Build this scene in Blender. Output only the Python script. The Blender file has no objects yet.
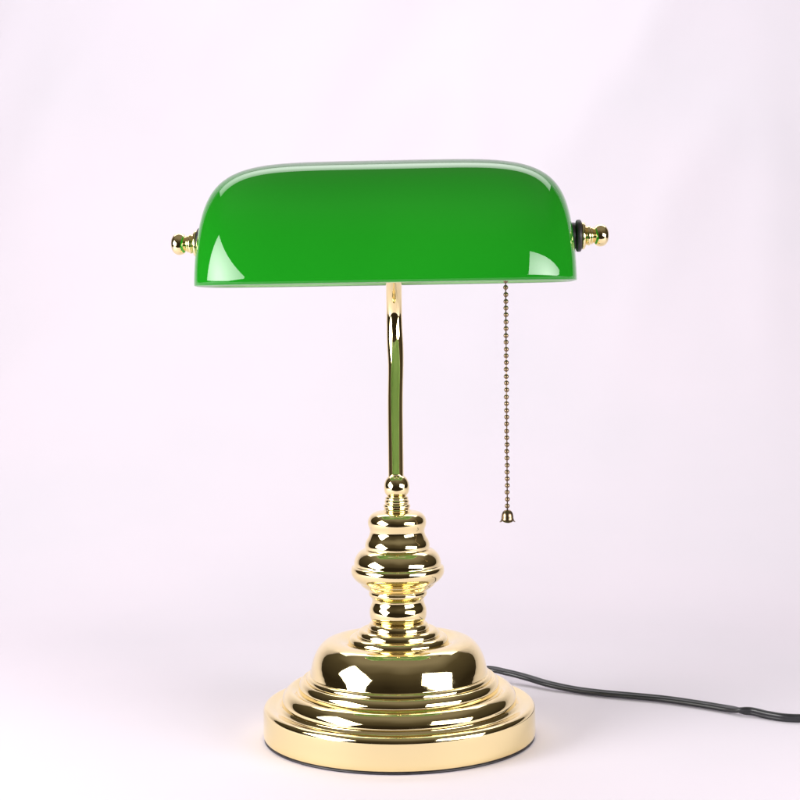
import bpy, bmesh, math, random
from mathutils import Vector, Matrix
random.seed(4)
R = math.radians
scene = bpy.context.scene
col = scene.collection

# ------------------------------------------------------------------ camera
S = 0.00068            # metres per photo pixel at the lamp's axis
D = 1.06               # camera to lamp axis
F = D / S              # focal length in photo pixels (800 px wide)
YH = 306.0             # horizon row in the photo
PITCH = math.atan((400 - YH) / F)
ZC = D * math.tan(math.atan((735 - 400) / F) + PITCH)   # the base stands on row 735
cd = bpy.data.cameras.new("camera")
cam = bpy.data.objects.new("camera", cd)
col.objects.link(cam)
cd.sensor_width = 36.0
cd.lens = 36.0 * F / 800.0
cd.clip_start = 0.02
cd.clip_end = 50
cam.location = (0.0030, -D, ZC)
cam.matrix_world = (Matrix.Translation(cam.location)
                    @ Matrix.Rotation(R(90) - PITCH, 4, 'X')
                    @ Matrix.Rotation(R(-0.68), 4, 'Z'))
scene.camera = cam

def zz(y):             # height above the table of a photo row on the lamp's axis
    return ZC + D * math.tan(math.atan((400 - y) / F) - PITCH)

# ------------------------------------------------------------------ materials
def new_mat(name):
    m = bpy.data.materials.new(name)
    m.use_nodes = True
    nt = m.node_tree
    return m, nt, nt.nodes["Principled BSDF"]

def noise(nt, scale, detail=3, rough=0.5, stretch=None):
    tc = nt.nodes.new("ShaderNodeTexCoord")
    n = nt.nodes.new("ShaderNodeTexNoise")
    n.inputs["Scale"].default_value = scale
    n.inputs["Detail"].default_value = detail
    n.inputs["Roughness"].default_value = rough
    if stretch:
        mp = nt.nodes.new("ShaderNodeMapping")
        mp.inputs["Scale"].default_value = stretch
        nt.links.new(tc.outputs["Object"], mp.inputs["Vector"])
        nt.links.new(mp.outputs["Vector"], n.inputs["Vector"])
    else:
        nt.links.new(tc.outputs["Object"], n.inputs["Vector"])
    return n

def ramp(nt, src, a, b, lo=0.3, hi=0.7):
    r = nt.nodes.new("ShaderNodeValToRGB")
    r.color_ramp.elements[0].position = lo
    r.color_ramp.elements[1].position = hi
    r.color_ramp.elements[0].color = a
    r.color_ramp.elements[1].color = b
    nt.links.new(src, r.inputs["Fac"])
    return r

def bump(nt, bsdf, src, strength, dist):
    b = nt.nodes.new("ShaderNodeBump")
    b.inputs["Strength"].default_value = strength
    b.inputs["Distance"].default_value = dist
    nt.links.new(src, b.inputs["Height"])
    nt.links.new(b.outputs["Normal"], bsdf.inputs["Normal"])

def gold_mat(name, c, rough=0.035, wav=0.00012):
    m, nt, p = new_mat(name)
    p.inputs["Metallic"].default_value = 1.0
    n = noise(nt, 60, 4)
    rr = nt.nodes.new("ShaderNodeMapRange")
    rr.inputs["To Min"].default_value = rough * 0.6
    rr.inputs["To Max"].default_value = rough * 1.5
    nt.links.new(n.outputs["Fac"], rr.inputs["Value"])
    nt.links.new(rr.outputs["Result"], p.inputs["Roughness"])
    p.inputs["Base Color"].default_value = (*c, 1)
    # faint handling smudges
    sm = noise(nt, 45, 5, 0.6)
    sr = nt.nodes.new("ShaderNodeMapRange")
    sr.inputs["From Min"].default_value = 0.56
    sr.inputs["From Max"].default_value = 0.72
    sr.inputs["To Max"].default_value = 0.10
    nt.links.new(sm.outputs["Fac"], sr.inputs["Value"])
    ad = nt.nodes.new("ShaderNodeMath"); ad.operation = 'ADD'
    nt.links.new(rr.outputs["Result"], ad.inputs[0])
    nt.links.new(sr.outputs["Result"], ad.inputs[1])
    nt.links.new(ad.outputs[0], p.inputs["Roughness"])
    n2 = noise(nt, 28, 2)
    bump(nt, p, n2.outputs["Fac"], 0.25, wav)
    return m

GOLD = gold_mat("polished_brass", (0.99, 0.83, 0.45))
BRONZE = gold_mat("antique_brass", (0.25, 0.18, 0.11), 0.27, 0.0001)

GREEN, nt, p = new_mat("green_glass")
n = noise(nt, 5, 2)
r = ramp(nt, n.outputs["Fac"], (0.006, 0.215, 0.007, 1), (0.010, 0.25, 0.010, 1))
nt.links.new(r.outputs["Color"], p.inputs["Base Color"])
p.inputs["Roughness"].default_value = 0.5
p.inputs["Specular IOR Level"].default_value = 0.0
p.inputs["Coat Weight"].default_value = 1.0
p.inputs["Coat Roughness"].default_value = 0.012
p.inputs["Coat IOR"].default_value = 1.52
n2 = noise(nt, 9, 2)
b = nt.nodes.new("ShaderNodeBump")
b.inputs["Strength"].default_value = 0.25
b.inputs["Distance"].default_value = 0.0006
nt.links.new(n2.outputs["Fac"], b.inputs["Height"])
nt.links.new(b.outputs["Normal"], p.inputs["Coat Normal"])

LINER, nt, p = new_mat("liner_with_transmitted_green")  # white liner; green light passing through the shade is put into its colour
n = noise(nt, 8, 2)
r = ramp(nt, n.outputs["Fac"], (0.33, 0.62, 0.27, 1), (0.38, 0.68, 0.32, 1))
nt.links.new(r.outputs["Color"], p.inputs["Base Color"])
p.inputs["Roughness"].default_value = 0.15

RIM, nt, p = new_mat("ground_glass_edge")
n = noise(nt, 300, 3)
r = ramp(nt, n.outputs["Fac"], (0.16, 0.34, 0.16, 1), (0.24, 0.42, 0.22, 1))
nt.links.new(r.outputs["Color"], p.inputs["Base Color"])
p.inputs["Roughness"].default_value = 0.3

RUBBER, nt, p = new_mat("black_rubber")
n = noise(nt, 200, 3)
r = ramp(nt, n.outputs["Fac"], (0.012, 0.010, 0.012, 1), (0.03, 0.025, 0.03, 1))
nt.links.new(r.outputs["Color"], p.inputs["Base Color"])
p.inputs["Roughness"].default_value = 0.45

PVC, nt, p = new_mat("black_pvc")
n = noise(nt, 120, 3)
r = ramp(nt, n.outputs["Fac"], (0.016, 0.016, 0.018, 1), (0.028, 0.028, 0.032, 1))
nt.links.new(r.outputs["Color"], p.inputs["Base Color"])
p.inputs["Roughness"].default_value = 0.32
bump(nt, p, n.outputs["Fac"], 0.3, 0.0003)

PORC, nt, p = new_mat("white_porcelain")
n = noise(nt, 50, 2)
r = ramp(nt, n.outputs["Fac"], (0.74, 0.73, 0.70, 1), (0.80, 0.79, 0.76, 1))
nt.links.new(r.outputs["Color"], p.inputs["Base Color"])
p.inputs["Roughness"].default_value = 0.2

CLOTH, nt, p = new_mat("white_backdrop_cloth")
n = noise(nt, 2.2, 3, 0.5)
r = ramp(nt, n.outputs["Fac"], (0.80, 0.75, 0.825, 1), (0.85, 0.775, 0.86, 1), 0.35, 0.65)
nt.links.new(r.outputs["Color"], p.inputs["Base Color"])
p.inputs["Roughness"].default_value = 0.85
p.inputs["Specular IOR Level"].default_value = 0.15
n2 = noise(nt, 420, 3)
bump(nt, p, n2.outputs["Fac"], 0.15, 0.0003)

# ------------------------------------------------------------------ helpers
def add(name, bm, mats, parent=None, smooth=True):
    bmesh.ops.remove_doubles(bm, verts=bm.verts, dist=1e-7)
    bmesh.ops.recalc_face_normals(bm, faces=bm.faces)
    me = bpy.data.meshes.new(name)
    bm.to_mesh(me)
    bm.free()
    for m in (mats if isinstance(mats, (list, tuple)) else [mats]):
        me.materials.append(m)
    for f in me.polygons:
        f.use_smooth = smooth
    o = bpy.data.objects.new(name, me)
    col.objects.link(o)
    if parent:
        o.parent = parent
    return o

def catmull(pts, sub):
    """centripetal-ish Catmull-Rom through 2-D or 3-D points"""
    P = [Vector(p) for p in pts]
    if len(P) < 3:
        return P
    P = [P[0] * 2 - P[1]] + P + [P[-1] * 2 - P[-2]]
    out = []
    for i in range(1, len(P) - 2):
        p0, p1, p2, p3 = P[i - 1], P[i], P[i + 1], P[i + 2]
        t0 = 0.0
        t1 = t0 + max((p1 - p0).length, 1e-9) ** 0.5
        t2 = t1 + max((p2 - p1).length, 1e-9) ** 0.5
        t3 = t2 + max((p3 - p2).length, 1e-9) ** 0.5
        for k in range(sub):
            t = t1 + (t2 - t1) * k / sub
            a1 = p0 * ((t1 - t) / (t1 - t0)) + p1 * ((t - t0) / (t1 - t0))
            a2 = p1 * ((t2 - t) / (t2 - t1)) + p2 * ((t - t1) / (t2 - t1))
            a3 = p2 * ((t3 - t) / (t3 - t2)) + p3 * ((t - t2) / (t3 - t2))
            b1 = a1 * ((t2 - t) / (t2 - t0)) + a2 * ((t - t0) / (t2 - t0))
            b2 = a2 * ((t3 - t) / (t3 - t1)) + a3 * ((t - t1) / (t3 - t1))
            out.append(b1 * ((t2 - t) / (t2 - t1)) + b2 * ((t - t1) / (t2 - t1)))
    out.append(P[-2])
    return out

def profile(segs, sub=8):
    """list of runs; each run is smooth inside, runs meet in creases"""
    out = []
    for s in segs:
        c = catmull(s, sub)
        if out and (out[-1] - c[0]).length < 1e-9:
            c = c[1:]
        out += c
    return out

def lathe(prof, n=160, axis='Z'):
    """prof: (radius, height) in metres"""
    bm = bmesh.new()
    rings = []
    for r, h in prof:
        if r < 1e-6:
            rings.append([bm.verts.new((0, 0, h))])
        else:
            rings.append([bm.verts.new((r * math.cos(2 * math.pi * k / n), r * math.sin(2 * math.pi * k / n), h)) for k in range(n)])
    for a, b in zip(rings, rings[1:]):
        for k in range(n):
            k2 = (k + 1) % n
            if len(a) == 1 and len(b) == 1:
                continue
            if len(a) == 1:
                bm.faces.new((a[0], b[k], b[k2]))
            elif len(b) == 1:
                bm.faces.new((a[k], a[k2], b[0]))
            else:
                bm.faces.new((a[k], a[k2], b[k2], b[k]))
    if axis == 'X':
        bmesh.ops.rotate(bm, verts=bm.verts, cent=(0, 0, 0), matrix=Matrix.Rotation(R(90), 3, 'Y'))
    return bm

def tube(path, rad, n=32, flat=None, caps=True, twist=None, bm=None):
    """round (or custom cross-section) tube along a list of points"""
    bm = bm or bmesh.new()
    pts = [Vector(p) for p in path]
    rings = []
    up = Vector((0, 0, 1))
    if abs((pts[1] - pts[0]).normalized().z) > 0.9:
        up = Vector((1, 0, 0))
    prev = None
    for i, p in enumerate(pts):
        t = (pts[min(i + 1, len(pts) - 1)] - pts[max(i - 1, 0)]).normalized()
        if prev is None:
            sx = t.cross(up).normalized()
        else:
            sx = (prev - t * prev.dot(t)).normalized()
        prev = sx
        sy = sx.cross(t).normalized()
        rr = rad(i / (len(pts) - 1), p) if callable(rad) else rad
        ring = []
        tw = twist(i / (len(pts) - 1)) if twist else 0.0
        for k in range(n):
            a = 2 * math.pi * k / n
            if flat:
                u, v = flat(a)
            else:
                u, v = math.cos(a), math.sin(a)
            u, v = u * math.cos(tw) - v * math.sin(tw), u * math.sin(tw) + v * math.cos(tw)
            ring.append(bm.verts.new(p + sx * u * rr + sy * v * rr))
        rings.append(ring)
    for a, b in zip(rings, rings[1:]):
        for k in range(n):
            bm.faces.new((a[k], a[(k + 1) % n], b[(k + 1) % n], b[k]))
    if caps:
        bm.faces.new(rings[0])
        bm.faces.new(rings[-1][::-1])
    return bm

def px(pts):
    return [(r * S, zz(y)) for r, y in pts]

# ------------------------------------------------------------------ the sweep (table + backdrop in one cloth)
def sweep():
    bm = bmesh.new()
    prof = []
    YF, YB, RC, H = -0.40, 1.35, 1.0, 1.9
    n1 = 90
    # unseen table edge, added here to cut floor bounce; the cloth hangs over it
    for i in range(9):
        prof.append((YF - 0.012, -0.30 + 0.288 * i / 8))
    prof += [(YF - 0.0105, -0.006), (YF - 0.006, -0.0015)]
    for i in range(n1 + 1):
        prof.append((YF + (YB - RC - YF) * i / n1, 0.0))
    for i in range(1, 31):
        a = math.pi / 2 * i / 30
        prof.append((YB - RC + RC * math.sin(a), RC - RC * math.cos(a)))
    for i in range(1, 61):
        prof.append((YB, RC + (H - RC) * i / 60))
    W, nx = 3.0, 120
    from mathutils import noise as mn
    rows = []
    for (y, z) in prof:
        row = []
        for j in range(nx + 1):
            x = -W / 2 + W * j / nx
            d = math.hypot(x, y)
            # soft creases in the hanging cloth, none under the lamp
            wz = max(0.0, min(1.0, (z - 0.02) / 0.5))
            wf = 0.0
            h = mn.noise(Vector((x * 2.6 - z * 1.2, z * 1.1 + x * .6, 3.1))) * 0.022
            f = mn.noise(Vector((x * 5.5 - z * 2.6, z * 1.4 + x * 1.2, 9.0)))
            h += 0.012 * (1 - abs(f) * 2.2) ** 3 if abs(f) < 0.45 else 0.0
            row.append(bm.verts.new((x, y - h * wz, z + wf)))
        rows.append(row)
    for a, b in zip(rows, rows[1:]):
        for j in range(nx):
            bm.faces.new((a[j], a[j + 1], b[j + 1], b[j]))
    o = add("backdrop", bm, CLOTH)
    o["kind"] = "structure"
    return o
sweep()

# ------------------------------------------------------------------ the lamp
lamp = bpy.data.objects.new("desk_lamp", None)
col.objects.link(lamp)
lamp["label"] = "polished brass banker's desk lamp with green glass shade and pull chain"
lamp["category"] = "lamp"

# pad under the base
bm = lathe([(0, 0.0), (0.0922, 0.0), (0.0930, 0.0004), (0.0930, 0.0014), (0.0922, 0.0018), (0, 0.0018)])
add("base_pad", bm, RUBBER, lamp)

# base: rim wall, three stepped beads, bulging dome
base = [
    [(0, 732.3), (135.2, 732.3)],
    [(135.2, 732.3), (136.9, 731.6), (137.4, 730), (137.4, 720), (137.4, 709.5), (137.2, 705.8), (136.3, 703.2), (134.7, 701.7), (132.4, 701.2), (128.5, 702.0), (124.3, 703.0), (121.2, 702.7), (118.8, 700.2)],
    [(118.8, 700.2), (118.8, 698.2), (118.0, 694.0), (115.4, 689.2), (111.8, 686.3), (108.8, 685.6), (105.4, 687.2), (102.6, 688.8), (100.8, 688.0)],
    [(100.8, 688.0), (101.3, 686.0), (101.2, 682.5), (99.6, 678.8), (96.9, 676.4), (95.2, 677.2), (94.0, 677.0)],
    [(94.0, 677.0), (94.0, 675.8), (93.2, 673.6), (91.6, 672.4), (89.9, 672.2)],
    [(89.9, 672.2), (89.1, 668), (88.2, 663.8), (86.8, 658.8), (84.6, 653.2), (81.4, 647.6), (77.8, 643.5), (73.5, 640.4), (67, 638.6), (60, 638.6), (54, 640.2), (50.4, 641.4)],
    [(50.4, 641.4), (50.4, 639.4), (49, 636.4), (46.2, 634.6), (43.2, 634.6), (41.6, 635.0)],
    [(41.6, 635.0), (41.5, 633.0), (40.2, 630.0), (37.4, 628.2), (34.0, 628.2), (31.0, 628.6)],
    [(31.0, 628.6), (31.0, 626.6), (30.0, 623.8), (28.0, 622.0), (25.2, 621.4)],

]
prof = [Vector(p) for p in px([tuple(v) for v in profile([[Vector(q) for q in s] for s in base], 6)])]
add("base", lathe(prof, 224), GOLD, lamp)

# turned column
column = [
    [(22, 625.0), (25.3, 624.0), (25.9, 622.8), (25.0, 621.5)],
    [(25.0, 621.5), (27.6, 618.4), (28.8, 613.3), (28.4, 607.6), (26.7, 602.8), (26.1, 599.6), (27.0, 596.8)],
    [(27.0, 596.8), (28.9, 594.6), (29.4, 592.4), (28.6, 590.2)],
    [(28.6, 590.2), (31.6, 588.4), (34.8, 586.0), (37.2, 583.8), (37.8, 582.4)],
    [(37.8, 582.4), (41.2, 580.2), (44.6, 576.8), (46.6, 573), (47.0, 569.3), (46.2, 566.2), (44.0, 564.7)],
    [(44.0, 564.7), (43.7, 560.6), (41.8, 555.6), (38.4, 551.3), (34.4, 548.8), (32.4, 548.3)],
    [(32.4, 548.3), (32.6, 544.5), (31.4, 540.2), (28.9, 535.8), (27.6, 531.2), (28.0, 528.2)],
    [(28.0, 528.2), (29.2, 524.6), (29.4, 520.8), (28.0, 516.6), (24.8, 513.2), (20, 511.4), (15.5, 510.8)],
    [(15.5, 510.8), (13.2, 509.6), (12.2, 508.4)],
    [(12.2, 508.4), (13.4, 506.8), (13.3, 504.8), (11.6, 503.4)],
    [(11.6, 503.4), (12.3, 502.0), (12.2, 500.6), (11.2, 499.4)],
    [(11.2, 499.4), (11.6, 498.2), (10.8, 496.6), (9.0, 496.0)],
    [(9.0, 496.0), (11.6, 493.0), (12.7, 488.2), (12.2, 483.0), (10.4, 478.8), (8.2, 476.4), (7.0, 475.6)],
]
prof = [Vector(p) for p in px([tuple(v) for v in profile([[Vector(q) for q in s] for s in column], 6)])]
add("column", lathe(prof, 160), GOLD, lamp)

# curved pole (gooseneck): rises from the ball, leans back, then sweeps forward under the shade
PY = -0.018            # how far forward of the base the shade hangs
slopes = [(479, 36), (440, 32), (400, 28.5), (385, 26), (370, 20), (356, 14), (345, 9), (334, 0), (320, -6), (308, -21), (296, -38), (284, -50), (272, -56), (262, -50), (254, -36)]
pole_pts = []
yy, row = 0.0, 479.0
k = 0
while row > 254:
    while row < slopes[k + 1][0]:
        k += 1
    (r0, a0), (r1, a1) = slopes[k], slopes[k + 1]
    a = a0 + (a1 - a0) * (r0 - row) / (r0 - r1)
    pole_pts.append((0.0007 * math.exp(-((row - 366) / 26.0) ** 2) - 0.0004 * (row > 0), yy, zz(row)))
    yy += (zz(row - 2.5) - zz(row)) * math.tan(R(a))
    row -= 2.5

pole = catmull(pole_pts, 3)
add("pole", tube(pole, lambda t, p: 0.0053 + 0.0003 * t + 0.00035 * math.exp(-((p.z - zz(347)) / 0.012) ** 2), 48), GOLD, lamp)

# ------------------------------------------------------------------ the shade assembly: one frame of its own
KS = (D + PY) / D
def zs(y):             # height of a photo row in the plane of the shade
    return ZC + (zz(y) - ZC) * KS
SZ = zs(283.2)
sh = Matrix.Translation((-0.0050, PY, SZ)) @ Matrix.Rotation(R(-2.8), 4, 'Z') @ Matrix.Rotation(R(-0.25), 4, 'Y')
L, W, H = 187.5 * S * KS, 0.064, 121.5 * S * KS
TH = 0.0042

def shade_pt(u, v, L, W, H, m=2.15):
    """u: -1..1 along the length, v: 0..pi over the arch (front rim to back rim)"""
    cu = math.sin(u * math.pi / 2)
    c = math.copysign(abs(cu) ** (2.0 / 3.9), cu)          # -1..1, dense towards the ends
    sy = max(0.0, 1 - abs(c) ** 4.1) ** (1 / 4.1)          # rounded corners in plan
    sz = max(0.0, 1 - abs(c) ** 5.4) ** (1 / 5.4)          # squarer shoulders in elevation
    e2 = 2.0 / m
    cv, sv = math.cos(v), math.sin(v)
    y = -W * sy * math.copysign(abs(cv) ** e2, cv)
    h = sz * abs(sv) ** e2
    x = L * c * (1 - 0.062 * h ** 1.6)
    return Vector((x, y, H * h))

def shade_mesh():
    bm = bmesh.new()
    nu, nv = 150, 90
    def grid(L, W, H, zoff):
        g = []
        for i in range(nu + 1):
            u = -1 + 2 * i / nu
            row = []
            for j in range(nv + 1):
                v = math.pi * j / nv
                pnt = shade_pt(u, v, L, W, H)
                row.append(pnt)
            g.append(row)
        return g
    go = grid(L, W, H, 0)
    gi = grid(L - TH, W - TH, H - TH, 0)
    vo = [[bm.verts.new(p) for p in r] for r in go]
    vi = [[bm.verts.new(p) for p in r] for r in gi]
    for i in range(nu):
        for j in range(nv):
            for g, mi in ((vo, 0), (vi, 1)):
                q = (g[i][j], g[i + 1][j], g[i + 1][j + 1], g[i][j + 1])
                try:
                    f = bm.faces.new(q)
                    f.material_index = mi
                except ValueError:
                    pass
    # ground bottom edge
    for i in range(nu):
        for j in (0, nv):
            a, b, c, d = vo[i][j], vo[i + 1][j], vi[i + 1][j], vi[i][j]
            # slightly rounded lip: one extra row bulging down
            m1 = bm.verts.new((a.co + d.co) / 2 + Vector((0, 0, -0.0006)))
            m2 = bm.verts.new((b.co + c.co) / 2 + Vector((0, 0, -0.0006)))
            bm.faces.new((a, b, m2, m1)).material_index = 2
            bm.faces.new((m1, m2, c, d)).material_index = 2
    bmesh.ops.remove_doubles(bm, verts=bm.verts, dist=2e-6)
    bmesh.ops.dissolve_degenerate(bm, edges=bm.edges, dist=1e-7)
    return bm
o = add("shade", shade_mesh(), [GREEN, LINER, RIM], lamp)
o.matrix_local = sh
shade = o

KZ = 43.0 * S          # pivot height above the shade's lower edge
# pivot bar through the shade
bar = tube([(-L + 0.001, 0, KZ), (-L / 3, 0, KZ), (L / 3, 0, KZ), (L - 0.001, 0, KZ)], 0.0032, 24)
o = add("pivot_bar", bar, GOLD, lamp); o.matrix_local = sh

# washers and turned knobs at both ends
def knob_prof(k):
    return [(r * S * 0.96, h * S * (0.86 if h > 0 else 1.0)) for r, h in k]
KN = [
    [(0, 0.0), (11.0, 0.0)],
    [(11.0, 0.0), (13.4, 0.8), (14.0, 2.2), (13.2, 4.0), (11.0, 5.2), (9.2, 6.4)],
    [(9.2, 6.4), (10.0, 7.6), (10.0, 9.4), (8.6, 10.8)],
    [(8.6, 10.8), (8.9, 12.2), (8.0, 13.6), (7.4, 14.4)],
    [(7.4, 14.4), (9.6, 16.2), (11.0, 19.4), (11.2, 23.0), (9.8, 27.0), (6.8, 29.8), (3.2, 31.0), (0, 31.2)],
]
for side in (1, -1):
    prof = profile([[Vector(q) for q in knob_prof(s)] for s in KN], 6)
    zo = (7.6 if side > 0 else 2.4) * S
    def place(bm, off):
        if side < 0:
            bmesh.ops.rotate(bm, verts=bm.verts, cent=(0, 0, 0), matrix=Matrix.Rotation(R(180), 3, 'Z'))
        bmesh.ops.translate(bm, verts=bm.verts, vec=(side * (L - 0.0012 + off), 0, KZ + (-1.0 * S if side < 0 else 0.0)))
        return bm
    k = add("knob", place(lathe(prof, 96, 'X'), zo), GOLD, lamp)
    k.matrix_local = sh
    wr = profile([[Vector(q) for q in knob_prof(s)] for s in
                  [[(0, -5), (14.6, -5)], [(14.6, -5), (15.9, -4.2), (16.3, -2.4), (15.9, -0.6), (14.6, 0.2)], [(14.6, 0.2), (0, 0.2)]]], 5)
    w = add("washer", place(lathe(wr, 96, 'X'), zo), RUBBER, lamp)
    w.matrix_local = sh
    wr = profile([[Vector(q) for q in knob_prof(s)] for s in
                  [[(0, -12), (13.0, -12)], [(13.0, -12), (13.6, -8), (13.0, -4.8)], [(13.0, -4.8), (0, -4.8)]]], 5)
    w = add("washer", place(lathe(wr, 96, 'X'), zo), RUBBER, lamp)
    w.matrix_local = sh

# lamp holder and bulb inside the shade
hold = lathe([(0, 0), (0.012, 0), (0.0135, 0.002), (0.0135, 0.030), (0.0175, 0.034), (0.0175, 0.052), (0.015, 0.054), (0, 0.054)], 64, 'X')
o = add("lamp_holder", hold, PORC, lamp)
o.matrix_local = sh @ Matrix.Translation((0.004, -0.004, KZ + 0.012))
bulb = profile([[Vector((0.0, 0.052)), Vector((0.012, 0.054)), Vector((0.014, 0.062)), Vector((0.020, 0.078)), Vector((0.022, 0.092)), Vector((0.016, 0.106)), Vector((0.006, 0.112)), Vector((0.0, 0.113))]], 6)
for v in bulb: v.x *= .85
bl = lathe([(max(0, v.x), v.y) for v in bulb], 64, 'X')
bmesh.ops.rotate(bl, verts=bl.verts, cent=(0, 0, 0), matrix=Matrix.Rotation(R(180), 3, 'Z'))
o = add("bulb", bl, PORC, lamp)
o.matrix_local = sh @ Matrix.Translation((0.050, -0.004, KZ + 0.012))
# yoke cup that the pole ends in
cup = lathe([(0, -0.003), (0.006, -0.003), (0.0078, -0.001), (0.0078, 0.010), (0.006, 0.0125), (0, 0.0125)], 48)
o = add("yoke_cup", cup, GOLD, lamp)
o.location = (-0.0005, yy, zz(258))

# ------------------------------------------------------------------ pull chain: wire > beads, bell
cx = (505.2 - 394) * S * KS
ch_top, ch_bot = zs(262), zs(511)
wire = tube([(cx, PY, ch_top), (cx, PY, (ch_top + ch_bot) / 2), (cx, PY, ch_bot)], 0.00042, 10)
chain = add("pull_chain", wire, BRONZE, lamp)
bead0 = None
step = 6.82
yb = 507.2
i = 0
while yb > 262:
    if bead0 is None:
        bm = bmesh.new()
        bmesh.ops.create_uvsphere(bm, u_segments=28, v_segments=18, radius=0.00168)
        b = bead0 = add("bead", bm, BRONZE, chain)
    else:
        b = bead0.copy(); col.objects.link(b); b.parent = chain
    b.location = (cx + random.uniform(-.00012, .00012), PY + random.uniform(-.0002, .0002), zs(yb + random.uniform(-.25, .25)))
    b.rotation_euler = (random.uniform(-.3, .3), random.uniform(-.3, .3), random.uniform(0, 6))
    yb -= step
    i += 1

def bell_mesh():
    bm = bmesh.new()
    n = 96
    prof = [(0, 511.0), (2.2, 511.2), (4.2, 512.6), (5.4, 514.8), (5.9, 517.4), (6.1, 519.6), (6.9, 521.6), (8.3, 523.2)]
    pts = catmull([Vector((r, y)) for r, y in prof], 5)
    rings_o, rings_i = [], []
    for k, v in enumerate(pts):
        t = k / (len(pts) - 1)
        ro, ri = [], []
        for a in range(n):
            an = 2 * math.pi * a / n
            lob = abs(math.cos(2 * an)) ** 0.6
            fl = max(0, (t - 0.72) / 0.28)
            r = v.x + fl * (lob * 0.8 - 1.1)
            y = v.y - fl * (1 - lob) * 1.9
            r = max(r, 0.001)
            ro.append(bm.verts.new((r * S * math.cos(an), r * S * math.sin(an), zs(y))))
            r2 = max(r - 0.95, 0.0005)
            ri.append(bm.verts.new((r2 * S * math.cos(an), r2 * S * math.sin(an), zs(y) - (0.0005 if t < .5 else 0.0))))
        rings_o.append(ro); rings_i.append(ri)
    for rg in (rings_o, rings_i):
        for a, b in zip(rg, rg[1:]):
            for k in range(n):
                bm.faces.new((a[k], a[(k + 1) % n], b[(k + 1) % n], b[k]))
    a, b = rings_o[-1], rings_i[-1]
    for k in range(n):
        bm.faces.new((a[k], a[(k + 1) % n], b[(k + 1) % n], b[k]))
    return bm
bell = add("bell", bell_mesh(), BRONZE, chain)
bell.location = (cx, PY, 0)

# ------------------------------------------------------------------ power cord
def floor_pt(xp, yp, z=0.0):
    """point at height z seen at a photo pixel"""
    d = Vector(((xp - 400) / F, (400 - yp) / F, -1.0))
    d = cam.matrix_world.to_3x3() @ d
    o = cam.matrix_world.translation
    t = (z - o.z) / d.z
    return o + d * t
hz = 0.0031
cord = [Vector((0.020, 0.088, 0.006)), Vector((0.030, 0.112, 0.0075)),
        floor_pt(486, 669, 0.0080), floor_pt(508, 672.6, 0.0075), floor_pt(527, 677.5, 0.0060), floor_pt(548, 683.8, 0.0045), floor_pt(575, 689.5, hz), floor_pt(600, 692.8, hz), floor_pt(630, 695.6, hz),
        floor_pt(665, 699, hz), floor_pt(700, 704, hz), floor_pt(726, 708.3, hz), floor_pt(742, 710.6, hz + .0006), floor_pt(752, 711.4, hz + .0006), floor_pt(768, 715, hz),
        floor_pt(785, 717.6, hz), floor_pt(805, 718.4, hz), floor_pt(840, 718, hz), floor_pt(900, 716, hz)]
cp = catmull(cord, 12)
def fig8(a):
    # two cores moulded side by side with a groove between
    u, v = math.cos(a), math.sin(a)
    w = 1.0 - 0.26 * math.exp(-(u / 0.28) ** 2)
    return u * 1.18, v * 0.86 * w
def tw(t):
    return 0.5 + 0.9 * math.tanh((t - 0.66) * 45)
add("power_cord", tube(cp, 0.0026, 40, flat=fig8, twist=tw), PVC, lamp)

# ------------------------------------------------------------------ light
world = bpy.data.worlds.new("World")
scene.world = world
world.use_nodes = True
wn = world.node_tree
bg = wn.nodes["Background"]
tc = wn.nodes.new("ShaderNodeTexCoord")
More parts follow.
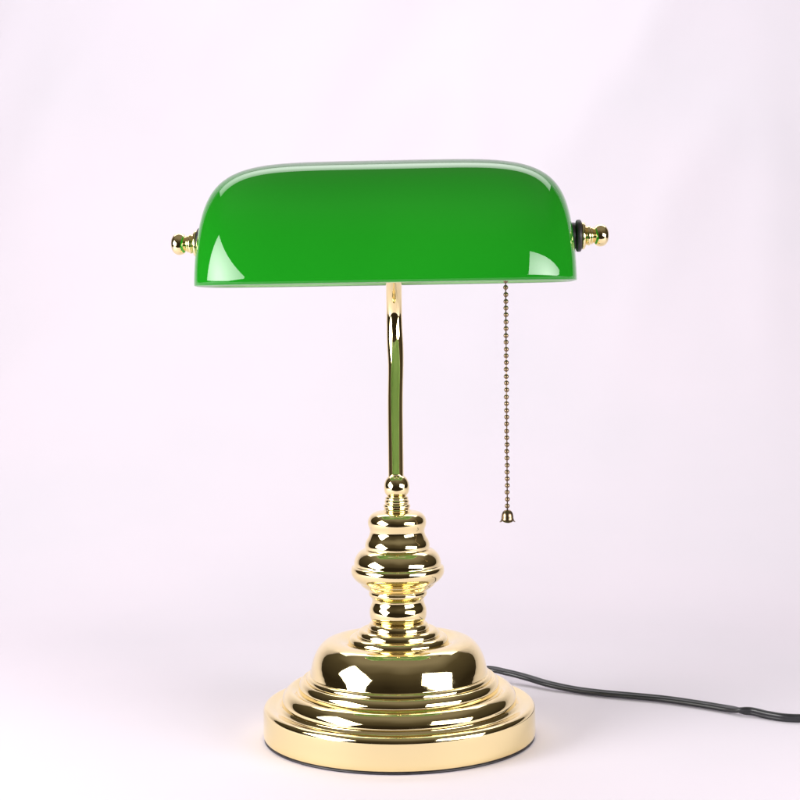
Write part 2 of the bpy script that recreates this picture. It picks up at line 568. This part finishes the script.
# dim studio: dark at eye level, a paler ceiling overhead
sep = wn.nodes.new("ShaderNodeSeparateXYZ")
wn.links.new(tc.outputs["Generated"], sep.inputs["Vector"])
wnz = wn.nodes.new("ShaderNodeTexNoise")
wnz.inputs["Scale"].default_value = 1.3
wnz.inputs["Detail"].default_value = 1.0
wn.links.new(tc.outputs["Generated"], wnz.inputs["Vector"])
mad = wn.nodes.new("ShaderNodeMath")
mad.operation = 'MULTIPLY_ADD'
wn.links.new(wnz.outputs["Fac"], mad.inputs[0])
mad.inputs[1].default_value = 0.35
wn.links.new(sep.outputs["Z"], mad.inputs[2])
wr = ramp(wn, mad.outputs[0], (0.026, 0.020, 0.013, 1), (0.24, 0.215, 0.18, 1), 0.25, 1.2)
e = wr.color_ramp.elements.new(0.7)
e.color = (0.085, 0.070, 0.048, 1)
wn.links.new(wr.outputs["Color"], bg.inputs["Color"])
bg.inputs["Strength"].default_value = 1.0

def softbox(name, az, dist, z, w, h, power, colr=(1, 1, 1), tz=0.15):
    ld = bpy.data.lights.new(name, 'AREA')
    ld.shape = 'RECTANGLE'
    ld.size, ld.size_y = w, h
    ld.energy = power
    ld.color = colr
    o = bpy.data.objects.new(name, ld)
    col.objects.link(o)
    a = R(az)
    # brightness falls off from the middle of the diffuser to its edges
    ld.use_nodes = True
    lt = ld.node_tree
    em = lt.nodes["Emission"]
    g = lt.nodes.new("ShaderNodeTexCoord")
    sb = lt.nodes.new("ShaderNodeVectorMath"); sb.operation = 'DISTANCE'
    sb.inputs[1].default_value = (0.5, 0.5, 0.0)
    lt.links.new(g.outputs["UV"], sb.inputs[0])
    mr = lt.nodes.new("ShaderNodeMapRange")
    mr.inputs["From Min"].default_value = 0.1
    mr.inputs["From Max"].default_value = 0.7
    mr.inputs["To Min"].default_value = 1.25
    mr.inputs["To Max"].default_value = 0.55
    lt.links.new(sb.outputs["Value"], mr.inputs["Value"])
    lt.links.new(mr.outputs["Result"], em.inputs["Strength"])
    o.location = (dist * math.sin(a), -dist * math.cos(a), z)
    d = Vector((0, 0, tz)) - o.location
    o.rotation_euler = d.to_track_quat('-Z', 'Y').to_euler()
    return o
a = softbox("softbox", -60, 1.15, 0.38, 0.88, 0.62, 23)
a.rotation_euler.rotate_axis('Z', R(-32))
b = softbox("softbox", 51, 1.15, 0.34, 0.88, 0.44, 14.5)
b.rotation_euler.rotate_axis('Z', R(-16))
# boom softbox above and behind the lamp
t = softbox("softbox", 180, 0.98, 1.50, 2.4, 0.65, 14.5)
t.rotation_euler = (0, 0, 0)

scene.render.resolution_x = 1024
scene.render.resolution_y = 1024
vs = scene.view_settings
vs.view_transform = 'Standard'
vs.look = 'None'
vs.exposure = 0.0
vs.gamma = 1.0
